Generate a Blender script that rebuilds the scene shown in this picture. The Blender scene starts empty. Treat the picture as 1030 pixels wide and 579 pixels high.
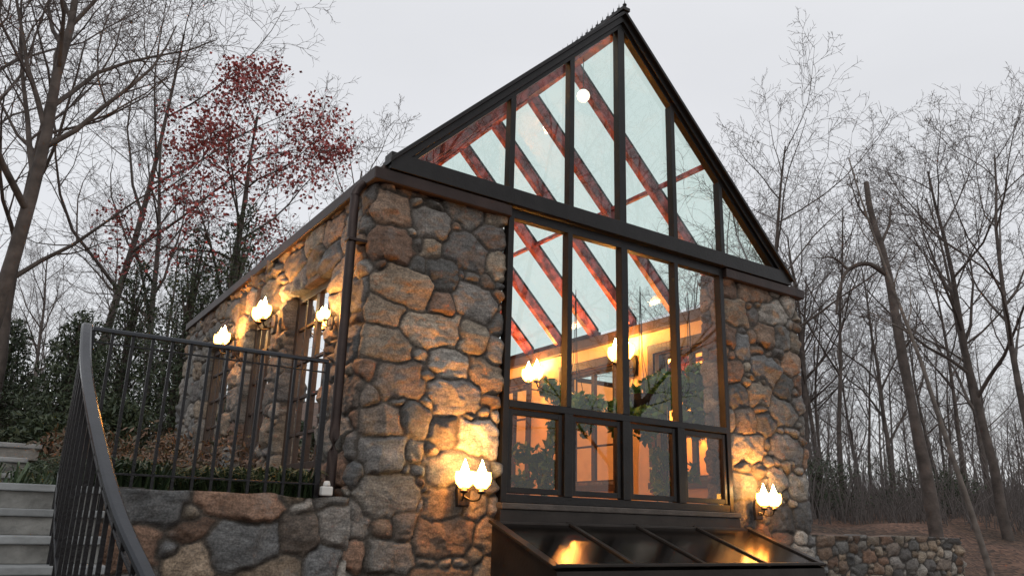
import bpy, math, numpy as np, time
from mathutils import Vector, Matrix
T0=time.time()
S=bpy.context.scene
col=S.collection
# ------------------------------------------------------------------ helpers
def link(o,parent=None):
    col.objects.link(o)
    if parent is not None: o.parent=parent
    return o
def mesh_obj(name,V,F,mat=None,parent=None,smooth=False,bevel=0):
    me=bpy.data.meshes.new(name)
    V=np.asarray(V,dtype=np.float32).reshape(-1,3)
    if isinstance(F,np.ndarray):
        k=F.shape[1]; n=len(F)
        me.vertices.add(len(V)); me.vertices.foreach_set('co',V.ravel())
        me.loops.add(n*k); me.loops.foreach_set('vertex_index',F.astype(np.int32).ravel())
        me.polygons.add(n); me.polygons.foreach_set('loop_start',np.arange(0,n*k,k,dtype=np.int32))
        me.polygons.foreach_set('loop_total',np.full(n,k,dtype=np.int32))
        me.update(calc_edges=True)
    else:
        me.from_pydata([tuple(map(float,v)) for v in V],[],[tuple(f) for f in F]); me.update()
    if smooth: me.polygons.foreach_set('use_smooth',[True]*len(me.polygons))
    o=bpy.data.objects.new(name,me)
    if mat: me.materials.append(mat)
    link(o,parent)
    if bevel:
        m=o.modifiers.new('bev','BEVEL'); m.width=bevel; m.segments=2; m.limit_method='ANGLE'
    return o
def empty(name,loc=(0,0,0),parent=None):
    o=bpy.data.objects.new(name,None); o.location=loc; o.empty_display_size=.2
    return link(o,parent)
def thing(o,label,cat,group=None):
    o['label']=label; o['category']=cat
    if group: o['group']=group
    return o
BF=[(0,3,2,1),(4,5,6,7),(0,1,5,4),(1,2,6,5),(2,3,7,6),(3,0,4,7)]
def boxes(name,L,mat,parent=None,bevel=0.004):
    V=[];F=[]
    for (x0,x1,y0,y1,z0,z1) in L:
        b=len(V)
        V+=[(x0,y0,z0),(x1,y0,z0),(x1,y1,z0),(x0,y1,z0),(x0,y0,z1),(x1,y0,z1),(x1,y1,z1),(x0,y1,z1)]
        F+=[tuple(b+i for i in f) for f in BF]
    return mesh_obj(name,V,F,mat,parent,bevel=bevel)
def beamVF(p0,p1,w,h,up=(0,0,1)):
    p0=Vector(p0);p1=Vector(p1);t=(p1-p0).normalized();u=Vector(up)
    s=t.cross(u).normalized(); u=s.cross(t).normalized()
    V=[]
    for p in (p0,p1):
        for a,b in ((-1,-1),(1,-1),(1,1),(-1,1)):
            V.append(tuple(p+s*(a*w/2)+u*(b*h/2)))
    F=[(0,1,2,3),(7,6,5,4),(0,4,5,1),(1,5,6,2),(2,6,7,3),(3,7,4,0)]
    return V,F
def beams(name,L,mat,parent=None,bevel=0.004,extra=None):
    V=[];F=[]
    for it in L:
        v,f=beamVF(*it); b=len(V); V+=v; F+=[tuple(b+i for i in q) for q in f]
    if extra:
        for v,f in extra:
            b=len(V); V+=v; F+=[tuple(b+i for i in q) for q in f]
    return mesh_obj(name,V,F,mat,parent,bevel=bevel)
def lathe(prof,cx,cy,cz,n=16):
    V=[];F=[]
    for r,z in prof:
        for i in range(n):
            a=2*math.pi*i/n; V.append((cx+r*math.cos(a),cy+r*math.sin(a),cz+z))
    for j in range(len(prof)-1):
        for i in range(n):
            F.append((j*n+i,j*n+(i+1)%n,(j+1)*n+(i+1)%n,(j+1)*n+i))
    return V,F
def catmull(P,n=8):
    P=[np.array(p,float) for p in P]; P=[2*P[0]-P[1]]+P+[2*P[-1]-P[-2]]; out=[]
    for i in range(1,len(P)-2):
        for k in range(n):
            t=k/n; a,b,c,d=P[i-1:i+3]
            out.append(.5*((2*b)+(-a+c)*t+(2*a-5*b+4*c-d)*t*t+(-a+3*b-3*c+d)*t**3))
    out.append(P[-2]); return out
def sweep(path,w,h):
    V=[];F=[];prof=[(-w/2,-h/2),(w/2,-h/2),(w/2,h*.15),(w*.32,h/2),(-w*.32,h/2),(-w/2,h*.15)];k=len(prof)
    n=len(path)
    for i,p in enumerate(path):
        t=Vector(path[min(i+1,n-1)]-path[max(i-1,0)]).normalized()
        s=t.cross(Vector((0,0,1))).normalized(); u=s.cross(t)
        for a,b in prof: V.append(tuple(Vector(p)+s*a+u*b))
    for i in range(n-1):
        for j in range(k): F.append((i*k+j,i*k+(j+1)%k,(i+1)*k+(j+1)%k,(i+1)*k+j))
    F.append(tuple(range(k-1,-1,-1))); F.append(tuple((n-1)*k+j for j in range(k)))
    return V,F
def tubes(polys,sides):
    """polys: list of (pts(n,3), rads(n)); -> V,F arrays"""
    Vs=[];Fs=[];base=0
    ang=np.arange(sides)*2*np.pi/sides; ca=np.cos(ang); sa=np.sin(ang)
    for P,R in polys:
        n=len(P); t=np.gradient(P,axis=0); t/=np.linalg.norm(t,axis=1)[:,None]+1e-9
        ref=np.array([0.,0,1.]) if abs(t[0,2])<.9 else np.array([1.,0,0])
        s=np.cross(t,ref); s/=np.linalg.norm(s,axis=1)[:,None]+1e-9; u=np.cross(s,t)
        ring=P[:,None,:]+(s[:,None,:]*ca[None,:,None]+u[:,None,:]*sa[None,:,None])*R[:,None,None]
        Vs.append(ring.reshape(-1,3))
        i=np.arange(n-1)[:,None]*sides; j=np.arange(sides)[None,:]; j2=(j+1)%sides
        Fs.append(np.stack([i+j,i+j2,i+sides+j2,i+sides+j],-1).reshape(-1,4)+base)
        base+=n*sides
    return np.concatenate(Vs),np.concatenate(Fs)
def hsh(i,j,k,seed):
    h=(i*374761393+j*668265263+k*2147483647+seed*1274126177)&0xffffffff
    h=((h^(h>>13))*1274126177)&0xffffffff
    h=(h^(h>>16))&0xffffffff
    return h.astype(np.float64)/4294967295.0
def vn(x,y,z,seed=0):
    xi=np.floor(x).astype(np.int64);yi=np.floor(y).astype(np.int64);zi=np.floor(z).astype(np.int64)
    fx=x-xi;fy=y-yi;fz=z-zi
    fx=fx*fx*(3-2*fx);fy=fy*fy*(3-2*fy);fz=fz*fz*(3-2*fz);r=0
    for a in (0,1):
        wa=fx if a else 1-fx
        for b in (0,1):
            wb=fy if b else 1-fy
            for c in (0,1):
                wc=fz if c else 1-fz
                r=r+wa*wb*wc*hsh(xi+a,yi+b,zi+c,seed)
    return r*2-1
def sstep(a,b,x):
    t=np.clip((x-a)/(b-a),0,1); return t*t*(3-2*t)
# ------------------------------------------------------------------ materials
def newmat(name):
    m=bpy.data.materials.new(name); m.use_nodes=True; nt=m.node_tree
    return m,nt,nt.nodes['Principled BSDF'],nt.nodes['Material Output']
def simple(name,c,rough=.5,metal=0,var=.25,scale=6,bump=0,bscale=30,c2=None,lo=.3,hi=.7):
    m,nt,b,o=newmat(name)
    tc=nt.nodes.new('ShaderNodeTexCoord')
    n=nt.nodes.new('ShaderNodeTexNoise'); n.inputs['Scale'].default_value=scale; n.inputs['Detail'].default_value=6
    nt.links.new(tc.outputs['Object'],n.inputs['Vector'])
    r=nt.nodes.new('ShaderNodeValToRGB'); r.color_ramp.elements[0].position=lo; r.color_ramp.elements[1].position=hi
    c2=c2 or tuple(v*(1+var) for v in c)
    r.color_ramp.elements[0].color=(*[v*(1-var) for v in c],1); r.color_ramp.elements[1].color=(*c2,1)
    nt.links.new(n.outputs['Fac'],r.inputs['Fac']); nt.links.new(r.outputs['Color'],b.inputs['Base Color'])
    b.inputs['Roughness'].default_value=rough; b.inputs['Metallic'].default_value=metal
    if bump:
        n2=nt.nodes.new('ShaderNodeTexNoise'); n2.inputs['Scale'].default_value=bscale; n2.inputs['Detail'].default_value=8
        nt.links.new(tc.outputs['Object'],n2.inputs['Vector'])
        bp=nt.nodes.new('ShaderNodeBump'); bp.inputs['Strength'].default_value=bump; bp.inputs['Distance'].default_value=.02
        nt.links.new(n2.outputs['Fac'],bp.inputs['Height']); nt.links.new(bp.outputs['Normal'],b.inputs['Normal'])
    return m
def stone_mat():
    m,nt,b,o=newmat('fieldstone')
    at=nt.nodes.new('ShaderNodeAttribute'); at.attribute_name='col'
    tc=nt.nodes.new('ShaderNodeTexCoord')
    mp=nt.nodes.new('ShaderNodeMapping'); mp.inputs['Scale'].default_value=(1,1,2.0); mp.inputs['Rotation'].default_value=(.15,.2,0)
    nt.links.new(tc.outputs['Object'],mp.inputs[0])
    n=nt.nodes.new('ShaderNodeTexNoise'); n.inputs['Scale'].default_value=7; n.inputs['Detail'].default_value=12; n.inputs['Roughness'].default_value=.73
    nt.links.new(mp.outputs[0],n.inputs['Vector'])
    r=nt.nodes.new('ShaderNodeValToRGB'); r.color_ramp.elements[0].position=.32; r.color_ramp.elements[1].position=.70
    r.color_ramp.elements[0].color=(.45,.45,.45,1); r.color_ramp.elements[1].color=(1.55,1.52,1.48,1)
    nt.links.new(n.outputs['Fac'],r.inputs['Fac'])
    mx=nt.nodes.new('ShaderNodeMix'); mx.data_type='RGBA'; mx.blend_type='MULTIPLY'; mx.inputs[0].default_value=1
    nt.links.new(at.outputs['Color'],mx.inputs[6]); nt.links.new(r.outputs['Color'],mx.inputs[7])
    n3=nt.nodes.new('ShaderNodeTexNoise'); n3.inputs['Scale'].default_value=60; n3.inputs['Detail'].default_value=5
    nt.links.new(tc.outputs['Object'],n3.inputs['Vector'])
    r3=nt.nodes.new('ShaderNodeValToRGB'); r3.color_ramp.elements[0].position=.35; r3.color_ramp.elements[1].position=.68
    r3.color_ramp.elements[0].color=(.62,.62,.62,1); r3.color_ramp.elements[1].color=(1.35,1.35,1.35,1)
    nt.links.new(n3.outputs['Fac'],r3.inputs['Fac'])
    mx2=nt.nodes.new('ShaderNodeMix'); mx2.data_type='RGBA'; mx2.blend_type='MULTIPLY'; mx2.inputs[0].default_value=1
    nt.links.new(mx.outputs[2],mx2.inputs[6]); nt.links.new(r3.outputs['Color'],mx2.inputs[7])
    n4=nt.nodes.new('ShaderNodeTexNoise'); n4.inputs['Scale'].default_value=3.2; n4.inputs['Detail'].default_value=9; n4.inputs['Roughness'].default_value=.75
    nt.links.new(tc.outputs['Object'],n4.inputs['Vector'])
    r4=nt.nodes.new('ShaderNodeValToRGB'); r4.color_ramp.elements[0].position=.56; r4.color_ramp.elements[1].position=.66
    r4.color_ramp.elements[0].color=(0,0,0,1); r4.color_ramp.elements[1].color=(.33,.33,.33,1)
    nt.links.new(n4.outputs['Fac'],r4.inputs['Fac'])
    ml=nt.nodes.new('ShaderNodeMath'); ml.operation='MULTIPLY'; nt.links.new(r4.outputs['Color'],ml.inputs[0]); nt.links.new(at.outputs['Alpha'],ml.inputs[1])
    mx3=nt.nodes.new('ShaderNodeMix'); mx3.data_type='RGBA'; nt.links.new(ml.outputs[0],mx3.inputs[0]); nt.links.new(mx2.outputs[2],mx3.inputs[6]); mx3.inputs[7].default_value=(.28,.28,.27,1)
    nt.links.new(mx3.outputs[2],b.inputs['Base Color'])
    b.inputs['Roughness'].default_value=.68
    n2=nt.nodes.new('ShaderNodeTexNoise'); n2.inputs['Scale'].default_value=16; n2.inputs['Detail'].default_value=12; n2.inputs['Roughness'].default_value=.76
    nt.links.new(mp.outputs[0],n2.inputs['Vector'])
    bp=nt.nodes.new('ShaderNodeBump'); bp.inputs['Strength'].default_value=.9; bp.inputs['Distance'].default_value=.036
    nt.links.new(n2.outputs['Fac'],bp.inputs['Height']); nt.links.new(bp.outputs['Normal'],b.inputs['Normal'])
    return m
def glass_mat(name,tint,f0=1.45,rough=.01,gcol=(.95,.97,.97)):
    m,nt,b,o=newmat(name); nt.nodes.remove(b)
    tr=nt.nodes.new('ShaderNodeBsdfTransparent'); tr.inputs['Color'].default_value=(*tint,1)
    gl=nt.nodes.new('ShaderNodeBsdfGlossy'); gl.inputs['Roughness'].default_value=rough; gl.inputs['Color'].default_value=(*gcol,1)
    fr=nt.nodes.new('ShaderNodeFresnel'); fr.inputs['IOR'].default_value=f0
    tc=nt.nodes.new('ShaderNodeTexCoord'); n=nt.nodes.new('ShaderNodeTexNoise'); n.inputs['Scale'].default_value=1.3
    nt.links.new(tc.outputs['Object'],n.inputs['Vector'])
    bp=nt.nodes.new('ShaderNodeBump'); bp.inputs['Strength'].default_value=.05; bp.inputs['Distance'].default_value=.02
    nt.links.new(n.outputs['Fac'],bp.inputs['Height']); nt.links.new(bp.outputs['Normal'],gl.inputs['Normal'])
    mx=nt.nodes.new('ShaderNodeMixShader')
    nt.links.new(fr.outputs[0],mx.inputs[0]); nt.links.new(tr.outputs[0],mx.inputs[1]); nt.links.new(gl.outputs[0],mx.inputs[2])
    nt.links.new(mx.outputs[0],o.inputs['Surface']); return m
def emis(name,c,s):
    m,nt,b,o=newmat(name); b.inputs['Emission Color'].default_value=(*c,1); b.inputs['Emission Strength'].default_value=s
    b.inputs['Base Color'].default_value=(*c,1); return m
def leaf_mat(name,c1,c2,c3):
    m,nt,b,o=newmat(name)
    tc=nt.nodes.new('ShaderNodeNewGeometry')
    r=nt.nodes.new('ShaderNodeValToRGB'); e=r.color_ramp.elements; e[0].color=(*c1,1); e[1].color=(*c3,1)
    x=e.new(.5); x.color=(*c2,1)
    nt.links.new(tc.outputs['Random Per Island'],r.inputs['Fac']); nt.links.new(r.outputs['Color'],b.inputs['Base Color'])
    b.inputs['Roughness'].default_value=.55
    return m
def ground_mat():
    m,nt,b,o=newmat('leaf_litter')
    tc=nt.nodes.new('ShaderNodeTexCoord')
    v=nt.nodes.new('ShaderNodeTexVoronoi'); v.inputs['Scale'].default_value=9; v.inputs['Randomness'].default_value=1
    nt.links.new(tc.outputs['Object'],v.inputs['Vector'])
    n=nt.nodes.new('ShaderNodeTexNoise'); n.inputs['Scale'].default_value=.35; n.inputs['Detail'].default_value=8
    nt.links.new(tc.outputs['Object'],n.inputs['Vector'])
    r=nt.nodes.new('ShaderNodeValToRGB'); e=r.color_ramp.elements
    e[0].color=(.05,.032,.024,1); e[1].color=(.22,.13,.09,1); x=e.new(.5); x.color=(.125,.072,.05,1)
    sp=nt.nodes.new('ShaderNodeSeparateColor'); nt.links.new(v.outputs['Color'],sp.inputs[0]); nt.links.new(sp.outputs[0],r.inputs['Fac'])
    r2=nt.nodes.new('ShaderNodeValToRGB'); r2.color_ramp.elements[0].position=.35; r2.color_ramp.elements[1].position=.65
    r2.color_ramp.elements[0].color=(.45,.45,.4,1); r2.color_ramp.elements[1].color=(1.1,1.0,.95,1)
    nt.links.new(n.outputs['Fac'],r2.inputs['Fac'])
    mx=nt.nodes.new('ShaderNodeMix'); mx.data_type='RGBA'; mx.blend_type='MULTIPLY'; mx.inputs[0].default_value=1
    nt.links.new(r.outputs['Color'],mx.inputs[6]); nt.links.new(r2.outputs['Color'],mx.inputs[7]); nt.links.new(mx.outputs[2],b.inputs['Base Color'])
    b.inputs['Roughness'].default_value=.9
    bp=nt.nodes.new('ShaderNodeBump'); bp.inputs['Strength'].default_value=.8; bp.inputs['Distance'].default_value=.05
    nt.links.new(v.outputs['Distance'],bp.inputs['Height']); nt.links.new(bp.outputs['Normal'],b.inputs['Normal'])
    return m
M_stone=stone_mat()
M_bronze=simple('dark_bronze',(.012,.011,.011),.38,.3,.3,5,.15,40)
M_copper=simple('aged_copper',(.034,.021,.018),.45,.4,.35,4,.15,30)
M_skyf=simple('brown_bronze',(.030,.025,.022),.38,.4,.3,4,.1,30)
M_iron=simple('wrought_iron',(.006,.006,.008),.35,.3,.3,8,.2,60)
M_rail=simple('painted_handrail',(.022,.025,.031),.2,.4,.2,8,.05,60)
M_rafter=simple('red_timber_painted_reflections',(.17,.024,.030),.55,0,.45,6.5,.2,25,c2=(.40,.10,.11),lo=.4,hi=.64)  # pink mottling in the colour imitates reflections on the timber
M_plaster=simple('warm_plaster',(.72,.50,.25),.8,0,.12,3,.2,20)
M_wood=simple('dark_timber',(.035,.020,.014),.45,0,.3,8,.2,30)
M_slab=simple('bluestone',(.25,.265,.27),.7,0,.3,5,.3,30)
M_riser=simple('riser_stone',(.18,.18,.17),.8,0,.4,7,.6,22)
M_sill=simple('sill_stone',(.070,.060,.053),.7,0,.3,6,.5,25)
M_floor=simple('terracotta_floor',(.18,.09,.06),.5)
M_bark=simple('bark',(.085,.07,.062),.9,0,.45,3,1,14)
M_bark2=simple('pale_bark',(.15,.13,.115),.9,0,.4,4,1,12)
M_twig=simple('hazed_twig_bark',(.105,.085,.077),.9,0,.3,2)  # lighter than the trunks, haze put into the twig colour
M_far=simple('hazed_far_bark',(.13,.113,.106),.9,0,.3,.2)  # lightened bark colour stands in for haze over the far wood
M_white=simple('white_plastic',(.6,.6,.58),.4,0,.08)
M_pot=simple('clay_pot',(.28,.12,.07),.7,0,.2,8,.3)
M_glass=glass_mat('window_glass',(.94,.98,.955),1.75)
M_glass2=glass_mat('lower_window_glass',(.72,.63,.56),1.65)
M_glass3=glass_mat('dark_tinted_side_glass',(.30,.27,.25),1.45)  # dark tint cuts the sky seen through from the far side
M_rglass=glass_mat('roof_glass',(.84,.96,.91),1.4)
M_sglass=glass_mat('skylight_glass',(.02,.02,.02),2.4,.17,(.74,.68,.64))
M_shade=emis('glowing_lamp_shade',(1,.44,.08),14)
M_bulb=emis('lamp_flame',(1,.70,.30),80)
M_globe=emis('pendant_globe',(1,.90,.76),1.4)
M_red=leaf_mat('red_leaves',(.28,.045,.045),(.44,.10,.09),(.20,.04,.04))
M_ever=leaf_mat('evergreen_leaves',(.018,.032,.016),(.040,.060,.029),(.068,.086,.042))
M_house=leaf_mat('houseplant_leaves',(.04,.14,.02),(.12,.26,.04),(.24,.36,.06))
M_grass=leaf_mat('border_grass',(.015,.035,.012),(.04,.072,.028),(.07,.10,.045))
M_dry=leaf_mat('dry_leaves',(.09,.05,.03),(.13,.08,.05),(.05,.055,.03))
M_ground=ground_mat()
# ------------------------------------------------------------------ fieldstone sheet
PAL=np.array([(.165,.160,.155),(.210,.200,.185),(.250,.215,.170),(.165,.135,.112),(.220,.155,.112),(.135,.140,.144),(.285,.268,.242),(.105,.100,.097),(.190,.180,.168),(.240,.188,.138),(.30,.25,.195),(.15,.15,.145),(.195,.122,.085)])
def pathmap(path,us,r):
    P=np.array(path,float); seg=P[1:]-P[:-1]; L=np.linalg.norm(seg,axis=1); cum=np.concatenate([[0],np.cumsum(L)]); T=seg/L[:,None]
    pos=np.zeros((len(us),2)); nor=np.zeros((len(us),2))
    for i,u in enumerate(us):
        k=min(max(np.searchsorted(cum,u,side='right')-1,0),len(L)-1)
        p=P[k]+T[k]*(u-cum[k]); t=T[k].copy()
        for c in range(1,len(cum)-1):
            if abs(u-cum[c])<r:
                s=(u-cum[c]+r)/(2*r)
                A=P[c]-T[c-1]*r; B=P[c]+T[c]*r
                p=(1-s)**2*A+2*s*(1-s)*P[c]+s*s*B
                t=(1-s)*T[c-1]+s*T[c]; t/=np.linalg.norm(t)
        pos[i]=p; nor[i]=(t[1],-t[0])
    return pos,nor,cum
def stone_sheet(name,path,us,vs,holes=(),seed=1,amp=.082,rmin=.038,rmax=.172,parent=None,mortar=(.085,.073,.062),rc=.04,top=False,warp=.026,depth=.3):
    rs=np.random.RandomState(seed)
    us=np.array(us);vs=np.array(vs)
    u0,u1,v0,v1=us[0]-.1,us[-1]+.1,vs[0]-.1,vs[-1]+.1
    area=(u1-u0)*(v1-v0)
    X=np.zeros((0,2));R=np.zeros(0);As=np.zeros(0)
    N=int(area*340)
    radii=np.sort(rmin+(rmax-rmin)*rs.rand(N)**1.3)[::-1]
    for i in range(N):
        c=np.array([rs.uniform(u0,u1),rs.uniform(v0,v1)]); r=radii[i]; a=rs.uniform(1.15,2.1) if rs.rand()<.85 else rs.uniform(.8,1.15)
        if len(X):
            dx=np.abs(X[:,0]-c[0])/((As*R+a*r)); dy=np.abs(X[:,1]-c[1])/(R+r)
            if np.min(dx**3+dy**3)<.70: continue
        X=np.vstack([X,c]);R=np.append(R,r);As=np.append(As,a)
    n=len(X); th=rs.uniform(-.24,.24,n); ct,st=np.cos(th),np.sin(th)
    protr=rs.uniform(.65,1.25,n); pid=rs.randint(0,len(PAL),n); bri=rs.uniform(.68,1.42,n)
    fac=rs.normal(size=(n,5,2))*.44; fo=rs.uniform(.76,1.15,(n,5))
    Ug,Vg=np.meshgrid(us,vs,indexing='ij'); u=Ug.ravel();v=Vg.ravel(); z0=np.zeros_like(u)
    wu=u+warp*vn(u*6,v*6,z0,seed)+warp*.42*vn(u*19,v*19,z0,seed+3); wv=v+warp*vn(u*6,v*6,z0+9.5,seed+1)+warp*.42*vn(u*19,v*19,z0+5,seed+4)
    i1=np.zeros(len(u),int); e1=np.zeros(len(u)); e2=np.zeros(len(u)); C=4000
    for s in range(0,len(u),C):
        sl=slice(s,s+C)
        lo=wu[sl].min()-.8; hi=wu[sl].max()+.8
        J=np.where((X[:,0]>lo)&(X[:,0]<hi))[0]
        dx=wu[sl,None]-X[None,J,0]; dy=wv[sl,None]-X[None,J,1]
        a=np.abs(dx*ct[J]+dy*st[J])/(R[J]*As[J]); b=np.abs(-dx*st[J]+dy*ct[J])/R[J]
        a*=a;b*=b
        q=(np.sqrt(np.sqrt(a*a+b*b))-1)*R[J]
        idx=np.argpartition(q,1,axis=1)[:,:2]; qq=np.take_along_axis(q,idx,1); o=np.argsort(qq,1)
        idx=np.take_along_axis(idx,o,1); qq=np.take_along_axis(qq,o,1)
        i1[sl]=J[idx[:,0]];e1[sl]=qq[:,0];e2[sl]=qq[:,1]
    bd=(e2-e1)/2; bd=np.minimum(bd,(.10-e1))
    w=.005
    t=np.clip((bd-w)/.034,0,1); prof=(1-(1-t)**2.2)
    dx=(wu-X[i1,0]);dy=(wv-X[i1,1])
    pl=np.full(len(u),9.)
    for k in range(5):
        pl=np.minimum(pl,fo[i1,k]*amp*protr[i1]+fac[i1,k,0]*dx+fac[i1,k,1]*dy)
    dome=amp*protr[i1]*np.clip(1.0-.35*((dx/(R[i1]*As[i1]))**2+(dy/R[i1])**2),.35,1.1)
    pl=.8*np.maximum(pl,amp*.36)+.2*dome
    nz=vn(u*8,v*11,i1*3.7,seed+7); nz2=vn(u*24,v*30,i1*1.3,seed+8); nz3=1-np.abs(vn(u*11,v*20,i1*5.1,seed+9))
    hgt=prof*(pl+.010*nz+.006*nz2+.013*(nz3-.6))+(1-prof)*.006*nz2
    hole=np.zeros(len(u),bool); inner=np.zeros(len(u),bool)
    for (a0,a1,b0,b1) in holes:
        hole|=(u>a0)&(u<a1)&(v>b0)&(v<b1); inner|=(u>a0+.05)&(u<a1-.05)&(v>b0+.05)&(v<b1-.05)
    hgt=np.where(hole,-depth,hgt)
    pos,nor,cum=pathmap(path,us,rc)
    nv=len(vs)
    Pu=np.repeat(pos,nv,0);Nu=np.repeat(nor,nv,0)
    Vx=np.stack([Pu[:,0]+Nu[:,0]*hgt,Pu[:,1]+Nu[:,1]*hgt,v],-1)
    nu=len(us); I=(np.arange(nu-1)[:,None]*nv+np.arange(nv-1)[None,:]).ravel()
    F=np.stack([I,I+nv,I+nv+1,I+1],-1)
    F=F[~inner[F].all(1)]
    last=np.arange(nu)*nv+nv-1
    if top:
        Vx[last,2]+=.02*vn(us*5,us*0,us*0,seed)
        b=len(Vx)
        inn=Vx[last].copy(); inn[:,0]=pos[:,0]-nor[:,0]*depth; inn[:,1]=pos[:,1]-nor[:,1]*depth
        Vx=np.vstack([Vx,inn]); F=np.vstack([F,np.stack([last[:-1],last[1:],b+np.arange(1,nu),b+np.arange(nu-1)],-1)])
    cl=PAL[pid[i1]]*bri[i1][:,None]
    cl=cl*(1+.22*vn(u*3.5,v*7,i1*2.1,seed+11))[:,None]
    k=np.clip((t-.02)/.3,0,1)[:,None]; cl=cl*k+np.array(mortar)*(1-k); al=k
    if top: cl=np.vstack([cl,cl[last]]); al=np.vstack([al,al[last]])
    o=mesh_obj(name,Vx,F,M_stone,parent,smooth=True)
    a=o.data.attributes.new('col','FLOAT_COLOR','POINT'); a.data.foreach_set('color',np.hstack([np.clip(cl,0,1),al]).astype(np.float32).ravel())
    return o
# ------------------------------------------------------------------ terrain
def T(x,y):
    x=np.asarray(x,float);y=np.asarray(y,float)
    w=.35+sstep(13.2,17,x)*7
    up=np.clip((y-2.05)/w,0,1)
    zr=-1.6+1.5*up
    d=np.hypot(x-3,y-4)
    hill=.055*np.clip(d-14,0,30)+.05*np.clip(d-44,0,400)
    zr=zr+hill*np.clip((y+1)/4,0,1)
    stp=np.clip((y-.06)/.2,0,1)
    zl=-1.6+1.74*stp+stp*(.11*np.clip(y-3.2,0,30)+.14*np.clip(y-32,0,400)+.10*np.clip(-x-4,0,30)*np.clip((y-1)/4,0,1))
    k=sstep(0.,.5,x)*(y<9)+ (y>=9)*sstep(-4,12,x)
    return zl*(1-k)+zr*k
gx=np.unique(np.concatenate([-np.geomspace(12,300,26),np.arange(-12,20,.5),[-.2,0,.3,6.4],np.geomspace(20,300,30)]))
gy=np.unique(np.concatenate([-np.geomspace(8,300,14),np.arange(-8,24,.5),[.06,.26,2.05,2.4],np.geomspace(24,300,28)]))
GX,GY=np.meshgrid(gx,gy,indexing='ij'); GZ=T(GX,GY)+.05*vn(GX*.7,GY*.7,GX*0,5)*np.clip(np.hypot(GX-3,GY-2)-9,0,4)
nx,ny=len(gx),len(gy); I=(np.arange(nx-1)[:,None]*ny+np.arange(ny-1)[None,:]).ravel()
g=mesh_obj('ground',np.stack([GX.ravel(),GY.ravel(),GZ.ravel()],-1),np.stack([I,I+ny,I+ny+1,I+1],-1),M_ground,smooth=True)
g['kind']='structure'
# ------------------------------------------------------------------ building
W=6.2; ZE=3.44; ZA=6.47; SL=(ZA-ZE)/(W/2); YB=7.9
B=thing(empty('conservatory',(3.1,0,-1.6)),'fieldstone conservatory with steep glass gable roof and dark bronze frames','conservatory')
def P_(o,p):  # parent keeping world coordinates (all parts are modelled in world space)
    o.parent=p
    q=p; loc=Vector((0,0,0))
    while q is not None:
        loc+=q.location+ (q.matrix_parent_inverse.translation if q.parent else Vector((0,0,0))); q=q.parent
    o.matrix_parent_inverse=Matrix.Translation(-loc); return o
def sub(name,p): 
    o=bpy.data.objects.new(name,None); o.empty_display_size=.2; col.objects.link(o); return P_(o,p)
XL=-.045
LWIN=[(.98,2.35),(2.95,4.05),(4.75,6.3)]
lw_holes=[(8-b,8-a,.5,2.55) for a,b in LWIN]
us=np.concatenate([np.arange(0,6.6,.026),np.arange(6.6,9.9,.0135)]); vs=np.arange(-1.65,3.24,.0145)
P_(stone_sheet('stone_wall',[(XL,8.0),(XL,.055),(1.445,.055),(1.445,.42)],us,vs,lw_holes,seed=7),B)
rw=[(1.1,2.5),(3.5,4.9),(6.1,7.4)]
us=np.concatenate([np.arange(0,2.1,.016),np.arange(2.1,9.9,.06)])
hol=[(.365+1.5+a-.05,.365+1.5+b-.05,.7,2.75) for a,b in rw]
P_(stone_sheet('stone_wall',[(4.90,.42),(4.90,.055),(6.40,.055),(6.40,8.0)],us,np.arange(-1.65,3.24,.017),hol,seed=11),B)
P_(boxes('wall_base',[(1.5,4.84,.08,.4,-1.6,.09)],M_sill),B)
P_(boxes('rear_wall',[(-.0,6.35,7.75,8.0,-1.6,3.3)],M_plaster),B)
def wallx(x0,x1,ops,z0,z1,yo0,yo1):
    L=[];y=yo0
    for a,b,c,d in ops:
        L+=[(x0,x1,y,a,z0,z1),(x0,x1,a,b,z0,c),(x0,x1,a,b,d,z1)]; y=b
    L.append((x0,x1,y,yo1,z0,z1)); return L
P_(boxes('plaster_wall',wallx(6.02,6.12,[(a,b,.7,2.75) for a,b in rw],0,3.3,.45,7.745),M_plaster,bevel=0),B)
P_(boxes('plaster_wall',wallx(.22,.3,[(a,b,.5,2.55) for a,b in LWIN],0,3.3,.45,7.745),M_plaster,bevel=0),B)
P_(boxes('floor',[(.0,6.2,.3,7.75,-.12,0.0)],M_floor),B)
L=[]
for a,b in rw: L+=[(5.975,6.02,a-.13,a,.55,2.9),(5.975,6.02,b,b+.13,.55,2.9),(5.97,6.02,a,b,2.75,2.9),(5.965,6.02,a-.16,b+.16,.60,.70)]
P_(boxes('window_casing',L,M_wood),B)
P_(boxes('wall_plate',[(5.9,6.02,.45,7.7,3.12,3.28)],M_wood),B)
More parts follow.
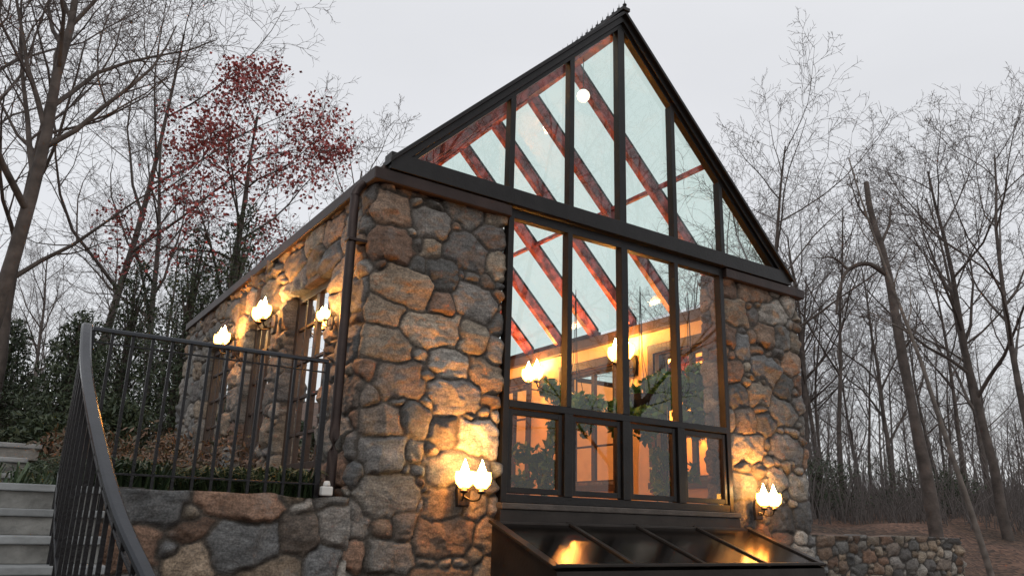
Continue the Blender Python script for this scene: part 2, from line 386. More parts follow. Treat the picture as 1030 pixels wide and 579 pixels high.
def side_window(x,y0,y1,z0,z1,nv,nh,fw=.08,gm=None):
    w=sub('window',B); t=.035
    L=[(x-t,x+t,y0,y0+fw,z0,z1),(x-t,x+t,y1-fw,y1,z0,z1),(x-t-.003,x+t+.003,y0+fw,y1-fw,z0,z0+.09),(x-t-.003,x+t+.003,y0+fw,y1-fw,z1-.09,z1)]
    for i in range(1,nv):
        yy=y0+(y1-y0)*i/nv; ww=.05 if i*2==nv else .018; L.append((x-t*.8,x+t*.8,yy-ww,yy+ww,z0+.09,z1-.09))
    for i in range(1,nh):
        zz=z0+(z1-z0)*i/nh; L.append((x-t*.6,x+t*.6,y0+fw,y1-fw,zz-.017,zz+.017))
    P_(boxes('frame',L,M_wood,bevel=.003),w)
    P_(mesh_obj('glass',[(x,y0+.03,z0+.03),(x,y1-.03,z0+.03),(x,y1-.03,z1-.03),(x,y0+.03,z1-.03)],[(0,1,2,3)],gm or M_glass),w)
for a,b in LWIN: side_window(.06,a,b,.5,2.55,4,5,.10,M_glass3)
for a,b in rw: side_window(6.15,a,b,.7,2.75,2,3)
P_(boxes('copper_cap',[(-.13,1.475,-.06,.4,3.20,3.33),(-.13,.2,.4,8.05,3.20,3.33)],M_copper,bevel=.01),B)
P_(boxes('copper_cap',[(4.865,6.5,-.06,.4,3.20,3.33),(6.1,6.5,.4,8.05,3.20,3.33)],M_copper,bevel=.01),B)
P_(boxes('gutter',[(-.03,.10,.0,8.0,3.335,3.40)],M_copper,bevel=.02),B)
pp=catmull([(-.14,.19,3.22),(-.215,.175,3.10),(-.22,.17,2.9),(-.22,.165,2.0),(-.22,.16,1.0),(-.22,.16,.20)],6)
V,F=tubes([(np.array(pp),np.full(len(pp),.046))],12)
P_(mesh_obj('downspout',V,F,M_copper,smooth=True),B)
for z in (2.6,): P_(boxes('downspout_bracket',[(-.272,-.05,.108,.218,z-.015,z+.015)],M_copper),B)
# front window
FW=sub('front_window',B)
x1,x2=1.475,4.865; mx=[2.31,3.13,3.99]; y0,y1=.0,.10
L=[(x1,x1+.07,y0,y1,.22,3.33),(x2-.07,x2,y0,y1,.22,3.33),(x1+.07,x2-.07,y0+.004,y1-.004,3.22,3.33),(x1+.07,x2-.07,y0+.004,y1-.004,.22,.30),
   (x1+.07,x2-.07,y0-.006,y1,1.16,1.235)]
for i,m in enumerate(mx):
    w=.05 if i==1 else .032
    L.append((m-w,m+w,y0-.01,y1,1.235,3.22)); L.append((m-.055,m+.055,y0-.01,y1,.30,1.16))
e=[x1+.07]+mx+[x2-.07]
for i in range(4):
    a=e[i]+(.055 if i else 0)+.012; b=e[i+1]-(.055 if i<3 else 0)-.012
    L+=[(a,a+.05,.02,.075,.312,1.148),(b-.05,b,.02,.075,.312,1.148),(a+.05,b-.05,.023,.072,.312,.37),(a+.05,b-.05,.023,.072,1.09,1.148)]
P_(boxes('frame',L,M_bronze,bevel=.004),FW)
P_(mesh_obj('glass',[(x1+.02,.055,1.2),(x2-.02,.055,1.2),(x2-.02,.055,3.28),(x1+.02,.055,3.28)],[(0,1,2,3)],M_glass),FW)
P_(mesh_obj('glass',[(x1+.02,.055,.25),(x2-.02,.055,.25),(x2-.02,.055,1.195),(x1+.02,.055,1.195)],[(0,1,2,3)],M_glass2),FW)
P_(boxes('sill',[(1.44,4.9,-.08,.3,.155,.215)],M_sill,bevel=.01),FW)
P_(boxes('flashing',[(1.44,4.9,-.055,.06,.03,.154)],M_skyf,bevel=.006),FW)
# gable window
GW=sub('gable_window',B)
def zr(x): return ZE+min(x,W-x)*SL
nrm=math.cos(math.atan(SL))
def rake(x0,z0,x1,z1,y0,y1,off,th):
    a=off/nrm; b=(off+th)/nrm
    V=[]
    for y in (y0,y1): V+=[(x0,y,z0-a),(x1,y,z1-a),(x1,y,z1-b),(x0,y,z0-b)]
    return V,[(0,3,2,1),(4,5,6,7),(0,1,5,4),(1,2,6,5),(2,3,7,6),(3,0,4,7)]
ex=[]
for sgn in (0,1):
    X=lambda x:(W-x if sgn else x)
    ex.append(rake(X(.0),ZE,X(3.1),ZA,-.12,.08,0,.04))
    ex.append(rake(X(.05),ZE+.05*SL,X(3.1),ZA,-.07,.07,.04,.07))
    ex.append(rake(X(.15),ZE+.15*SL,X(3.1),ZA,-.03,.065,.11,.045))
P_(beams('frame',[((.02,.0,3.43),(6.18,.0,3.43),.16,.185)],M_bronze,bevel=.004,extra=ex),GW)
for m in [1.475,2.31,3.1,3.99,4.865]:
    w=.055 if m==3.1 else .034
    P_(boxes('mullion',[(m-w,m+w,-.025,.075,3.52,zr(m)-.12/nrm-.02)],M_bronze),GW)
P_(mesh_obj('glass',[(.2,.055,3.45),(6.0,.055,3.45),(3.1,.055,ZA-.17)],[(0,1,2)],M_glass),GW)
RG=sub('gable_window',B)
L=[]
for m in [1.475,2.31,3.1,3.99,4.865]: L.append((m-.04,m+.04,7.8,7.9,3.3,zr(m)-.2))
P_(boxes('frame',L+[(.1,6.1,7.78,7.95,3.3,3.42)],M_bronze),RG)
P_(mesh_obj('glass',[(.2,7.86,3.4),(6.0,7.86,3.4),(3.1,7.86,ZA-.2)],[(0,2,1)],M_rglass),RG)
# roof
RF=sub('roof',B)
ry=[1.05+1.02*i for i in range(7)]
for sgn in (0,1):
    X=lambda x:(W-x if sgn else x)
    o=.03/nrm
    P_(mesh_obj('glass',[(X(.03),.1,ZE+.03*SL-o),(3.1,.1,ZA-o),(3.1,YB,ZA-o),(X(.03),YB,ZE+.03*SL-o)],[(0,1,2,3)],M_rglass),RF)
    for y in ry:
        v,f=rake(X(.06),ZE+.06*SL,3.1+(.03 if sgn else -.03),ZA-.03*SL,y-.052,y+.052,.05,.16)
        P_(mesh_obj('rafter',v,f,M_rafter,bevel=.004),RF)
    for px_ in ((.75,2.0) if not sgn else (1.5,)):
        xm=X(px_); zm=zr(px_)-.10
        P_(boxes('purlin',[(xm-.03,xm+.03,.12,7.8,zm-.04,zm+.02)],M_rafter),RF)
    ex=[]
    for y in ry:
        ex.append(rake(X(.04),ZE+.04*SL,3.1+(.02 if sgn else -.02),ZA-.02*SL,y-.03,y+.03,-.014,.04))
    P_(beams('glazing_bars',[((X(.02),4.1,ZE-.04),(X(.02),7.95,ZE-.04),.1,.1)],M_bronze,extra=ex),RF)
P_(boxes('ridge_beam',[(3.04,3.16,.12,YB,ZA-.28,ZA-.08)],M_rafter),RF)
P_(beams('ridge_cap',[((3.1,-.14,ZA),(3.1,7.95,ZA),.12,.05)],M_bronze),RF)
ex=[];y=-.1
while y<7.9:
    ex.append(lathe([(.0,.0),(.014,.0),(.009,.03),(.026,.05),(.028,.065),(.008,.08),(.0,.15)],3.1,y,ZA+.02,8)); y+=.11
P_(beams('ridge_cresting',[((3.1,-.13,ZA+.05),(3.1,7.9,ZA+.05),.012,.016)],M_iron,bevel=0,extra=ex),RF)
# skylight
SK=sub('skylight',B)
ax,bx=1.33,4.97; ya,za,yb,zb=-.09,.035,-1.12,-.33
def sl(x,f): return (x,ya+(yb-ya)*f,za+(zb-za)*f)
L=[];n=4
for i in range(n+1):
    x=ax+(bx-ax)*i/n; w=.09 if i in(0,n) else .05
    a=Vector(sl(x,0));b=Vector(sl(x,1)); L.append((tuple(a+Vector((0,0,.004))),tuple(b+Vector((0,0,.004))),w,.03))
for f,w in ((.03,.05),(.96,.09)):
    a=Vector(sl(ax,f));b=Vector(sl(bx,f)); L.append((tuple(a),tuple(b),w,.028))
P_(beams('frame',L,M_skyf,bevel=.005),SK)
P_(mesh_obj('glass',[sl(ax,0),sl(bx,0),sl(bx,1),sl(ax,1)],[(0,3,2,1)],M_sglass),SK)
V=[(ax,ya,-1.6),(ax,yb,-1.6),(ax,yb,zb-.03),(ax,ya,za-.03),(bx,ya,-1.6),(bx,yb,-1.6),(bx,yb,zb-.03),(bx,ya,za-.03)]
P_(mesh_obj('curb',V,[(0,1,2,3),(7,6,5,4),(1,5,6,2),(0,3,7,4)],M_skyf),SK)
# ------------------------------------------------------------------ wall lamps
def wall_lamp(loc,nv,label,power,group,scale=1.0,lz=.10,off=.17):
    o=thing(empty('wall_lamp',loc),label,'wall lamp',group)
    n=Vector((nv[0],nv[1],0)); s=Vector((-nv[1],nv[0],0))
    def fin(ob): ob.parent=o; return ob
    k=scale
    def pt(a,b,c): return tuple(n*a*k+s*b*k+Vector((0,0,c*k)))
    pl=[(-.045,-.10),(.045,-.10),(.055,.0),(.04,.05),(0,.07),(-.04,.05),(-.055,.0)]
    V=[pt(0,b,c) for b,c in pl]+[pt(.02,b*.85,c*.9) for b,c in pl]; m=len(pl)
    F=[tuple(range(m,2*m))]+[(i,(i+1)%m,m+(i+1)%m,m+i) for i in range(m)]
    fin(mesh_obj('backplate',V,F,M_bronze,bevel=.003))
    for sd in (-1,1):
        P=np.array(catmull([pt(.01,0,-.03),pt(.05,sd*.03,-.06),pt(.1,sd*.055,-.055),pt(.12,sd*.06,-.02)],5))
        V,F=tubes([(P,np.full(len(P),.006*k))],8); fin(mesh_obj('arm',V,F,M_bronze,smooth=True))
        c=pt(.12,sd*.06,-.02)
        V,F=lathe([(.0,-.01),(.022*k,0),(.028*k,.012*k),(.015*k,.014*k),(.013*k,.05*k),(0,.052*k)],*c,n=14); fin(mesh_obj('candle_cup',V,F,M_bronze,smooth=True))
        c2=pt(.12,sd*.06,.035)
        V,F=lathe([(.0,.0),(.020*k,.008*k),(.034*k,.035*k),(.031*k,.065*k),(.016*k,.10*k),(0,.145*k)],*c2,n=12); fin(mesh_obj('bulb',V,F,M_bulb,smooth=True))
        V,F=lathe([(.030*k,-.025*k),(.052*k,.0*k),(.060*k,.035*k),(.055*k,.07*k)],*c2,n=16); fin(mesh_obj('lamp_shade',V,F,M_shade,smooth=True))
    ld=bpy.data.lights.new('lamp_light','POINT'); ld.energy=power; ld.color=(1,.38,.068); ld.shadow_soft_size=.04
    lo=bpy.data.objects.new('lamp_light',ld); lo.location=tuple(n*off+Vector((0,0,lz*k))); col.objects.link(lo); lo.parent=o
    return o
G1='candle wall lamps on the stone walls'; G2='candle wall lamps inside the conservatory'
wall_lamp((1.0,-.07,.31),(0,-1),'lit bronze candle wall lamp on the fieldstone pier',150,G1,1.55,.08)
wall_lamp((5.2,-.07,.29),(0,-1),'lit bronze candle wall lamp on the fieldstone pier',140,G1,1.55,.08)
wall_lamp((-.14,2.6,2.28),(-1,0),'lit bronze candle wall lamp between side windows',100,G1,1.5,.08)
wall_lamp((-.14,4.4,2.28),(-1,0),'lit bronze candle wall lamp between side windows',100,G1,1.5,.08)
wall_lamp((-.12,.74,1.92),(-1,0),'small lit bronze candle wall lamp beside the downspout',28,G1,.85)
for yy in (3.0,5.55): wall_lamp((6.01,yy,2.68),(-1,0),'lit bronze candle wall lamp on warm plaster wall',150,G2,2.3,.12,.42)
for yy in (3.3,7.0): wall_lamp((.31,yy,2.3),(1,0),'lit bronze candle wall lamp on warm plaster wall',120,G2,1.3,.12,.3)
o=thing(empty('pendant_lamp',(3.1,.75,5.62)),'round white pendant lamp hanging below the glass ridge','pendant lamp')
V,F=lathe([(0,-.09),(.05,-.075),(.08,-.04),(.09,0),(.08,.04),(.05,.075),(.02,.09)],0,0,0,18); q=mesh_obj('globe',V,F,M_globe,smooth=True); q.parent=o
V,F=lathe([(.03,.085),(.03,.11),(.006,.12),(.006,.58)],0,0,0,10); q=mesh_obj('rod',V,F,M_bronze,smooth=True); q.parent=o
# ------------------------------------------------------------------ terrace wall, stairs, railings
o=stone_sheet('terrace_wall',[(-2.02,.4),(-2.02,.03),(-.06,.03)],np.arange(0,2.32,.015),np.arange(-1.65,.21,.015),seed=23,amp=.085,rmin=.045,rmax=.175,depth=.3,top=True)
thing(o,'low rounded fieldstone retaining wall holding the terrace','stone wall')
st=thing(empty('stone_stairs',(-4,0,-1.6)),'broad bluestone steps climbing to the terrace','stairs')
for k in range(0,10):
    z=.2-.17*k; y=-.27*k
    s=boxes('step',[(-7.5,-2.02+.02*k*(k>3)*.6,y-.03,y+(.33 if k else 2.6),z-.05,z)],M_slab,bevel=.008); P_(s,st)
    s=boxes('riser',[(-7.5,-2.04+.02*k*(k>3)*.6,y,y+.29,z-.17,z-.0505)],M_riser,bevel=.006); P_(s,st)
st2=thing(empty('garden_steps',(-4,3,.15)),'tan fieldstone garden steps below the shrubs','stairs')
for k,(yy,z) in enumerate([(2.6,.37),(2.95,.54),(3.3,.71)]):
    s=boxes('step',[(-7.5,-2.5+.12*k,yy-.03,yy+.5,z-.05,z)],M_slab,bevel=.01); P_(s,st2)
    s=boxes('riser',[(-7.5,-2.52+.12*k,yy,yy+.4,z-.17,z-.0505)],M_riser); P_(s,st2)
def railing(name,path,botfn,nb,label):
    r=thing(empty(name,(float(path[0][0]),float(path[0][1]),0)),label,'railing','wrought iron railings')
    V,F=sweep(path,.070,.032); P_(mesh_obj('handrail',V,F,M_rail,bevel=0),r)
    A=np.array(path); d=np.concatenate([[0],np.cumsum(np.linalg.norm(np.diff(A[:,:2],axis=0),axis=1))])
    for i in range(nb+1):
        s=d[-1]*i/nb; p=np.array([np.interp(s,d,A[:,k]) for k in range(3)]); zb=botfn(p)
        post=(i in (0,nb))
        w=.022 if post else .0115
        P_(boxes('post' if post else 'baluster',[(p[0]-w,p[0]+w,p[1]-w,p[1]+w,zb,p[2]-.012)],M_iron,bevel=0),r)
    V,F=sweep([np.array([a[0],a[1],a[2]-1.08]) for a in A[::3]],.03,.016); P_(mesh_obj('bottom_rail',V,F,M_iron),r)
    V,F=sweep([np.array([a[0],a[1],a[2]-.10]) for a in A[::3]],.024,.012); P_(mesh_obj('upper_rail',V,F,M_iron),r)
    return r
pa=catmull([(-2.30,.05,1.38),(-2.325,-.15,1.33),(-2.33,-.70,.955),(-2.284,-1.434,.49),(-2.21,-2.16,.04),(-2.11,-2.64,-.257),(-2.0,-3.1,-.54),(-1.92,-3.4,-.72)],8)
railing('stair_railing',pa,lambda p:.2-.17*max(0,math.floor(-p[1]/.27)+1) if p[1]<0 else .2,22,'curving wrought iron stair railing with flat handrail')
pb=catmull([(-2.26,.12,1.385),(-1.5,.12,1.385),(-.8,.12,1.385),(-.36,.12,1.385)],6)
railing('terrace_railing',pb,lambda p:.19,13,'straight wrought iron railing standing on the low stone wall')
o=thing(empty('outdoor_outlet_box',(-.31,-.0,.2)),'small white plastic outlet box on the stone wall','outlet box')
q=boxes('housing',[(-.05,.05,-.035,.035,.006,.085)],M_white,bevel=.012); q.parent=o
V,F=lathe([(0,.085),(.03,.086),(.032,.10),(.022,.13),(0,.132)],0,0,0,14); q=mesh_obj('cap',V,F,M_white,smooth=True); q.parent=o
o=stone_sheet('garden_wall',[(6.5,2.15),(13.1,1.55),(13.4,2.2)],np.arange(0,7.3,.026),np.arange(-1.7,.0,.024),seed=31,amp=.07,rmin=.035,rmax=.10,top=True,depth=.35,mortar=(.04,.035,.03))
thing(o,'dry fieldstone garden retaining wall by the woods','stone wall')
# ------------------------------------------------------------------ vegetation
def leafcloud(name,blobs,n,size,mat,parent=None,seed=0,asp=.5,flat=0):
    rs=np.random.RandomState(seed); per=np.array([b[3]*b[4]*b[5] for b in blobs])**.6; per=per/per.sum()
    C=[]
    for b,f in zip(blobs,per):
        m=int(n*f); k=rs.normal(size=(m,3)); k/=np.linalg.norm(k,axis=1)[:,None]
        r=(.25+.75*rs.rand(m)**.5)*(1+.45*vn(k[:,0]*2.2,k[:,1]*2.2,k[:,2]*2.2+b[0],seed)); 
        C.append(np.array(b[:3])+k*r[:,None]*np.array(b[3:6]))
    C=np.concatenate(C); m=len(C)
    a=rs.normal(size=(m,3)); a[:,2]*=(1-flat); a/=np.linalg.norm(a,axis=1)[:,None]; c=rs.normal(size=(m,3)); c=np.cross(a,c); c/=np.linalg.norm(c,axis=1)[:,None]
    s=size*rs.uniform(.6,1.3,m)[:,None]
    V=np.stack([C-a*s,C+c*s*asp,C+a*s,C-c*s*asp],1).reshape(-1,3)
    return mesh_obj(name,V,np.arange(m*4).reshape(-1,4),mat,parent)
def grow_tree(seed,H,r0,ch=(11,7,6,4),lean=(0,0),start=.28,up=(.02,.06,.05,.03,.0),spread=(45,48,45,45),ratio=(.48,.55,.52,.5),jit=(.05,.12,.17,.2,.22)):
    rs=np.random.RandomState(seed); out=[[] for _ in range(len(ch)+1)]
    def g(p,d,L,r,lev):
        n=(10,6,5,4,3)[min(lev,4)]; pts=[p];rad=[r]
        for i in range(n):
            d=d+rs.normal(size=3)*jit[lev]; d[2]+=up[lev]; d=d/np.linalg.norm(d); p=p+d*L/n
            pts.append(p); rad.append(max(r*(1-(i+1)/n*.8),.004))
        pts=np.array(pts);rad=np.array(rad); out[lev].append((pts,rad))
        if lev<len(ch):
            nc=ch[lev]; az=rs.rand()*6.28
            for k in range(nc):
                f0=start if lev==0 else .2
                f=f0+(.99-f0)*(k+rs.rand())/nc; x=f*n; i=min(int(x),n-1); q=pts[i]+(pts[i+1]-pts[i])*(x-i); rr=rad[i]+(rad[i+1]-rad[i])*(x-i)
                t=pts[i+1]-pts[i]; t/=np.linalg.norm(t); az+=2.4+rs.normal()*.3
                s=np.cross(t,[.3,.2,1.]); s/=np.linalg.norm(s)+1e-9; u=np.cross(s,t)
                an=math.radians(spread[lev]*rs.uniform(.65,1.25)); dd=t*math.cos(an)+(s*math.cos(az)+u*math.sin(az))*math.sin(an)
                g(q,dd,L*ratio[lev]*(1.25-.75*f)*rs.uniform(.7,1.25),max(rr*.58,.0075),lev+1)
    g(np.array([0.,0,-.3]),np.array([lean[0],lean[1],1.]),H,r0,0)
    return out
def tree_meshes(br,split=2):
    V1,F1=tubes([b for l in br[:split] for b in l],8)
    V2,F2=tubes([b for l in br[split:] for b in l],3)
    return (V1,F1),(V2,F2)
variants=[]
specs=[dict(seed=1,H=12,r0=.16),dict(seed=2,H=13,r0=.14,start=.35),dict(seed=3,H=11,r0=.13,start=.25,spread=(38,45,45,45)),dict(seed=4,H=14,r0=.14,start=.45),dict(seed=5,H=12,r0=.11,start=.4,ch=(9,6,5,3))]
for i,sp in enumerate(specs):
    br=grow_tree(**sp); a,b=tree_meshes(br)
    t=mesh_obj('trunk',*a,M_bark,smooth=True); c=mesh_obj('crown',*b,M_twig)
    variants.append((t.data,c.data,br)); bpy.data.objects.remove(t); bpy.data.objects.remove(c)
def put_tree(x,y,v,sc,rot,label,name='bare_tree',group='bare winter trees around the building'):
    z=float(T(x,y))-.1
    o=thing(empty(name,(x,y,z)),label,'tree',group); o.rotation_euler=(0,0,rot); o.scale=(sc,)*3
    for nm,me in (('trunk',variants[v][0]),('crown',variants[v][1])):
        c=bpy.data.objects.new(nm,me); col.objects.link(c); c.parent=o
    return o
LB='tall leafless deciduous tree standing in leaf litter'
for x,y,v,sc,rot in [(-.1,24.3,1,1.25,.5),(2.5,27.6,0,1.2,2.1),(7.7,21.5,2,1.25,1),(-4.5,20,3,1.2,3),(-2.6,17.5,0,1.05,4.0),
    (20.6,12.6,1,1.15,.3),(27.4,7.2,0,1.2,2.2),(23.7,4.6,3,1.0,5.1),(28.5,14.3,4,1.2,1.2),(34.5,15.5,2,1.2,3.3),(40.6,13.9,3,1.3,.7),(33.3,19.8,0,1.1,4.4),
    (6,-11.5,0,1.2,1.0),(10,-14,1,1.25,2.0),(14,-11.5,2,1.3,3.0),(4.5,-15,3,1.2,.4),(18,-17,0,1.3,5.0)]:
    put_tree(x,y,v,sc,rot,LB)
rs=np.random.RandomState(77)
for i in range(8):
    a=rs.uniform(-.68,-.33); t=rs.uniform(34,56); dx=.5908+.8228*a; dy=.8563-.5676*a
    put_tree(-2.84+t*dx,-6.63+t*dy,rs.randint(5),rs.uniform(1.0,1.3),rs.rand()*6,LB)
for i in range(16):
    a=rs.uniform(.22,.72); t=rs.uniform(36,60); dx=.5908+.8228*a; dy=.8563-.5676*a
    put_tree(-2.84+t*dx,-6.63+t*dy,rs.randint(5),rs.uniform(.8,1.1),rs.rand()*6,LB)
def own_tree(name,loc,br,label,bk=M_bark,group=None):
    o=thing(empty(name,loc),label,'tree',group)
    a,b=tree_meshes(br); t=mesh_obj('trunk',*a,bk,smooth=True); t.parent=o; c=mesh_obj('crown',*b,M_twig); c.parent=o
    return o
br=grow_tree(48,14.5,.19,ch=(14,9,7,5),lean=(.20,-.08),start=.34,spread=(42,50,45,45),ratio=(.42,.55,.52,.5))
own_tree('bare_tree',(-3.5,13.0,float(T(-3.5,13.0))),br,'tall leafless tree with spreading limbs above the garden')
lx,ly=-.823,.568
def sp(a,z): return [lx*a,ly*a,z]
def poly(pts,r0,r1,n=6):
    P=np.array(catmull(pts,n)); return (P,np.linspace(r0,r1,len(P)))
tr=[poly([sp(0,-.3),sp(.12,2.0),sp(.30,4.0),sp(.46,6.2),sp(.62,8.4),sp(.92,10.4),sp(.98,11.5)],.20,.07),
    poly([sp(.62,8.4),sp(1.2,8.75),sp(1.8,8.55),sp(2.15,7.9),sp(2.3,7.1)],.085,.03),
    poly([sp(1.8,8.55),sp(2.2,8.9),sp(2.7,8.9)],.05,.015),
    poly([sp(.75,9.4),sp(.4,10.0),sp(.3,10.7)],.055,.02),poly([sp(.44,6.0),sp(.0,6.6),sp(-.15,7.3)],.045,.015),
    poly([sp(.88,10.0),sp(1.3,10.7),sp(1.5,11.8)],.045,.012)]
o=thing(empty('dead_tree',(19.8,5.6,float(T(19.8,5.6)))),'broken grey snag with one hooked side limb','tree')
V,F=tubes(tr,10); V=V+.03*np.stack([vn(V[:,0]*3,V[:,1]*3,V[:,2]*1.2,k) for k in (1,2,3)],-1)
q=mesh_obj('trunk',V,F,M_bark,smooth=True); q.parent=o
rs=np.random.RandomState(3); tw=[]
for P,R in tr[1:]:
    for i in range(2,len(P),2):
        for j in range(2):
            d=rs.normal(size=3); d[2]=abs(d[2]); d/=np.linalg.norm(d); tw.append((np.array([P[i],P[i]+d*.35,P[i]+d*.6+rs.normal(size=3)*.12]),np.array([.016,.01,.005])))
V,F=tubes(tw,3); q=mesh_obj('crown',V,F,M_twig); q.parent=o
br=grow_tree(53,12,.085,ch=(7,4,4,3),lean=(-.13,.09),start=.5,ratio=(.2,.5,.5,.5),jit=(.02,.2,.25,.2,.2))
own_tree('bare_tree',(17.4,3.0,float(T(17.4,3.0))),br,'slender leaning leafless tree on the leaf covered bank',M_bark2)
# red maple
br=grow_tree(61,11.6,.15,ch=(12,8,6,3),start=.42,lean=(-.03,.02),spread=(55,45,45,45),ratio=(.45,.52,.5,.5))
mp=own_tree('red_leaved_tree',(2.95,17.2,float(T(2.95,17.2))),br,'slim maple holding sparse red autumn leaves')
rs=np.random.RandomState(9)
tips=np.array([b[0][-1] for b in br[3]]+[b[0][2] for b in br[3]]+[b[0][-1] for b in br[4]])
ke=vn(tips[:,0]*.8,tips[:,1]*.8,tips[:,2]*.8,3); tips=tips[(rs.rand(len(tips))<.62+.4*ke)]
C=np.repeat(tips,3,0)+rs.normal(size=(len(tips)*3,3))*.17; m=len(C)
a=rs.normal(size=(m,3));a/=np.linalg.norm(a,axis=1)[:,None];c=np.cross(a,rs.normal(size=(m,3)));c/=np.linalg.norm(c,axis=1)[:,None]; s=.055
V=np.stack([C-a*s,C+c*s,C+a*s,C-c*s],1).reshape(-1,3); q=mesh_obj('leaves',V,np.arange(m*4).reshape(-1,4),M_red); q.parent=mp
# distant wood
rs=np.random.RandomState(5); Vs=[];Fs=[];base=0
low=[]
for v in (1,3,4):
    br=variants[v][2]; low.append(tubes([b for l in br[:3] for b in l]+[b for b in br[3][::2]],3))
for i in range(190):
    V,F=low[rs.randint(3)]; 
    a=rs.uniform(-.75,-.2) if i%4==0 else rs.uniform(.15,.8); t=rs.uniform(48,95); x=-2.84+t*(.5908+.8228*a); y=-6.63+t*(.8563-.5676*a)
    r=rs.rand()*6.28; s=rs.uniform(.5,.9); c_,s_=math.cos(r),math.sin(r)
    Q=V*s; Q=np.stack([Q[:,0]*c_-Q[:,1]*s_+x,Q[:,0]*s_+Q[:,1]*c_+y,Q[:,2]+float(T(x,y))],-1)
    Vs.append(Q);Fs.append(F+base);base+=len(V)
o=mesh_obj('distant_wood',np.concatenate(Vs),np.concatenate(Fs),M_far); o['kind']='stuff'; o['label']='leafless woodland on the far slope, haze put into its bark colour'
rs=np.random.RandomState(15); pol=[]
for i in range(4600):
    if i%4==0: a=rs.uniform(-.72,-.3); t=rs.uniform(20,48)
    else: a=rs.uniform(.3,.75); t=rs.uniform(28,68)
    x=-2.84+t*(.5908+.8228*a); y=-6.63+t*(.8563-.5676*a); z=float(T(x,y)); h=rs.uniform(.5,1.0)*rs.choice([1,2,4.5],p=[.45,.33,.22])
    for j in range(2):
        d=rs.normal(size=2)*.35*h; p=np.array([x,y,z]); pol.append((np.array([p,p+[d[0]*.3,d[1]*.3,h*.5],p+[d[0],d[1],h]]),np.array([.02,.014,.006])))
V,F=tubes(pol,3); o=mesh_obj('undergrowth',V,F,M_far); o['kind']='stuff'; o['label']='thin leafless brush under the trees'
def shrub(x,y,r,h,n,size,mat,seed,label,cone=False):
    z=float(T(x,y)); rs=np.random.RandomState(seed)
    o=thing(empty('evergreen_shrub',(x,y,z)),label,'shrub','dark evergreen shrubs')
    if cone:
        bl=[]
        for i in range(30):
            f=(i+.5)/30; rr=r*(1-f*.8)*rs.uniform(.75,1.2); aa=i*2.4
            bl.append((math.cos(aa)*rr*.55,math.sin(aa)*rr*.55,h*(.10+.87*f),rr*.6,rr*.6,h*.06))
    else: bl=[(rs.uniform(-.6,.6)*r,rs.uniform(-.6,.6)*r,h*rs.uniform(.2,.85),r*rs.uniform(.25,.5),r*rs.uniform(.25,.5),h*rs.uniform(.12,.25)) for _ in range(12)]
    c=leafcloud('crown',bl,n,size,mat,None,seed,.3); c.parent=o
    pol=[(np.array([[0,0,-.1],[b[0]*.3,b[1]*.3,b[2]*.8],[b[0],b[1],b[2]]]),np.array([.05,.035,.015])) for b in bl]
    V,F=tubes(pol,5); q=mesh_obj('stem',V,F,M_bark); q.parent=o
SL_='soft dark evergreen shrub on the garden slope'
for k,(x,y,r,h,cn) in enumerate([(-1.2,15.5,1.5,3.6,1),(-3.8,10,1.0,.9,0),(-2.6,19,1.7,3.4,1),(1.5,16.6,1.9,7.2,1),(-4.6,15,1.2,1.2,0),(2.5,15.9,1.9,8.2,1),(-1.8,9.2,.9,1.0,0),(.3,18.5,2.0,6.0,1),(-.6,12.5,1.0,1.8,0)]):
    shrub(x,y,r,h,9500 if cn else 5000,.07,M_ever,100+k,SL_,bool(cn))
for k,(x,y,r,h) in enumerate([(16,10,1.5,1.4),(20.5,12.5,2,2.0),(26,14,2.4,2.5),(31,12,2.6,2.6)]):
    shrub(x,y,r,h,3000,.07,M_ever,200+k,'low dark evergreen shrub among bare trees')
rs=np.random.RandomState(33); m=7500
x=rs.uniform(-2.2,-.3,m); y=rs.uniform(.30,1.6,m)
x2=rs.uniform(-3,-.35,m//2); y2=rs.uniform(1.5,7.5,m//2); x=np.concatenate([x,x2]);y=np.concatenate([y,y2])
ok=vn(x*2.2,y*2.2,x*0,8)>-.45; x=x[ok];y=y[ok]; m=len(x)
b=np.stack([x,y,T(x,y)],-1); L=rs.uniform(.15,.42,m); az=rs.rand(m)*6.28; d=np.stack([np.cos(az),np.sin(az)],-1)
w=np.stack([-d[:,1],d[:,0],np.zeros(m)],-1)*.009
p1=b+np.concatenate([d*.35*L[:,None],(L*.75)[:,None]],1); p2=b+np.concatenate([d*.95*L[:,None],(L*.6)[:,None]],1)
V=np.stack([b-w,b+w,p1+w,p1-w,p2],1).reshape(-1,3); i=np.arange(m)*5
F=[tuple(f) for f in np.stack([i,i+1,i+2,i+3],-1)]+[tuple(f) for f in np.stack([i+3,i+2,i+4],-1)]
o=mesh_obj('border_grass',V,F,M_grass); o['kind']='stuff'; o['label']='strappy dark green grass along the terrace edge'
rs=np.random.RandomState(6)
bl=[(rs.uniform(-2.1,-.55),yy,.25+.11*max(0,yy-3.2)+rs.uniform(.15,.5),rs.uniform(.2,.45),rs.uniform(.2,.45),rs.uniform(.15,.32)) for yy in np.linspace(1.6,7,22)]
o=leafcloud('perennial_foliage',bl,3600,.038,M_dry,None,4,.35); o['kind']='stuff'; o['label']='russet leafy perennials beside the wall'
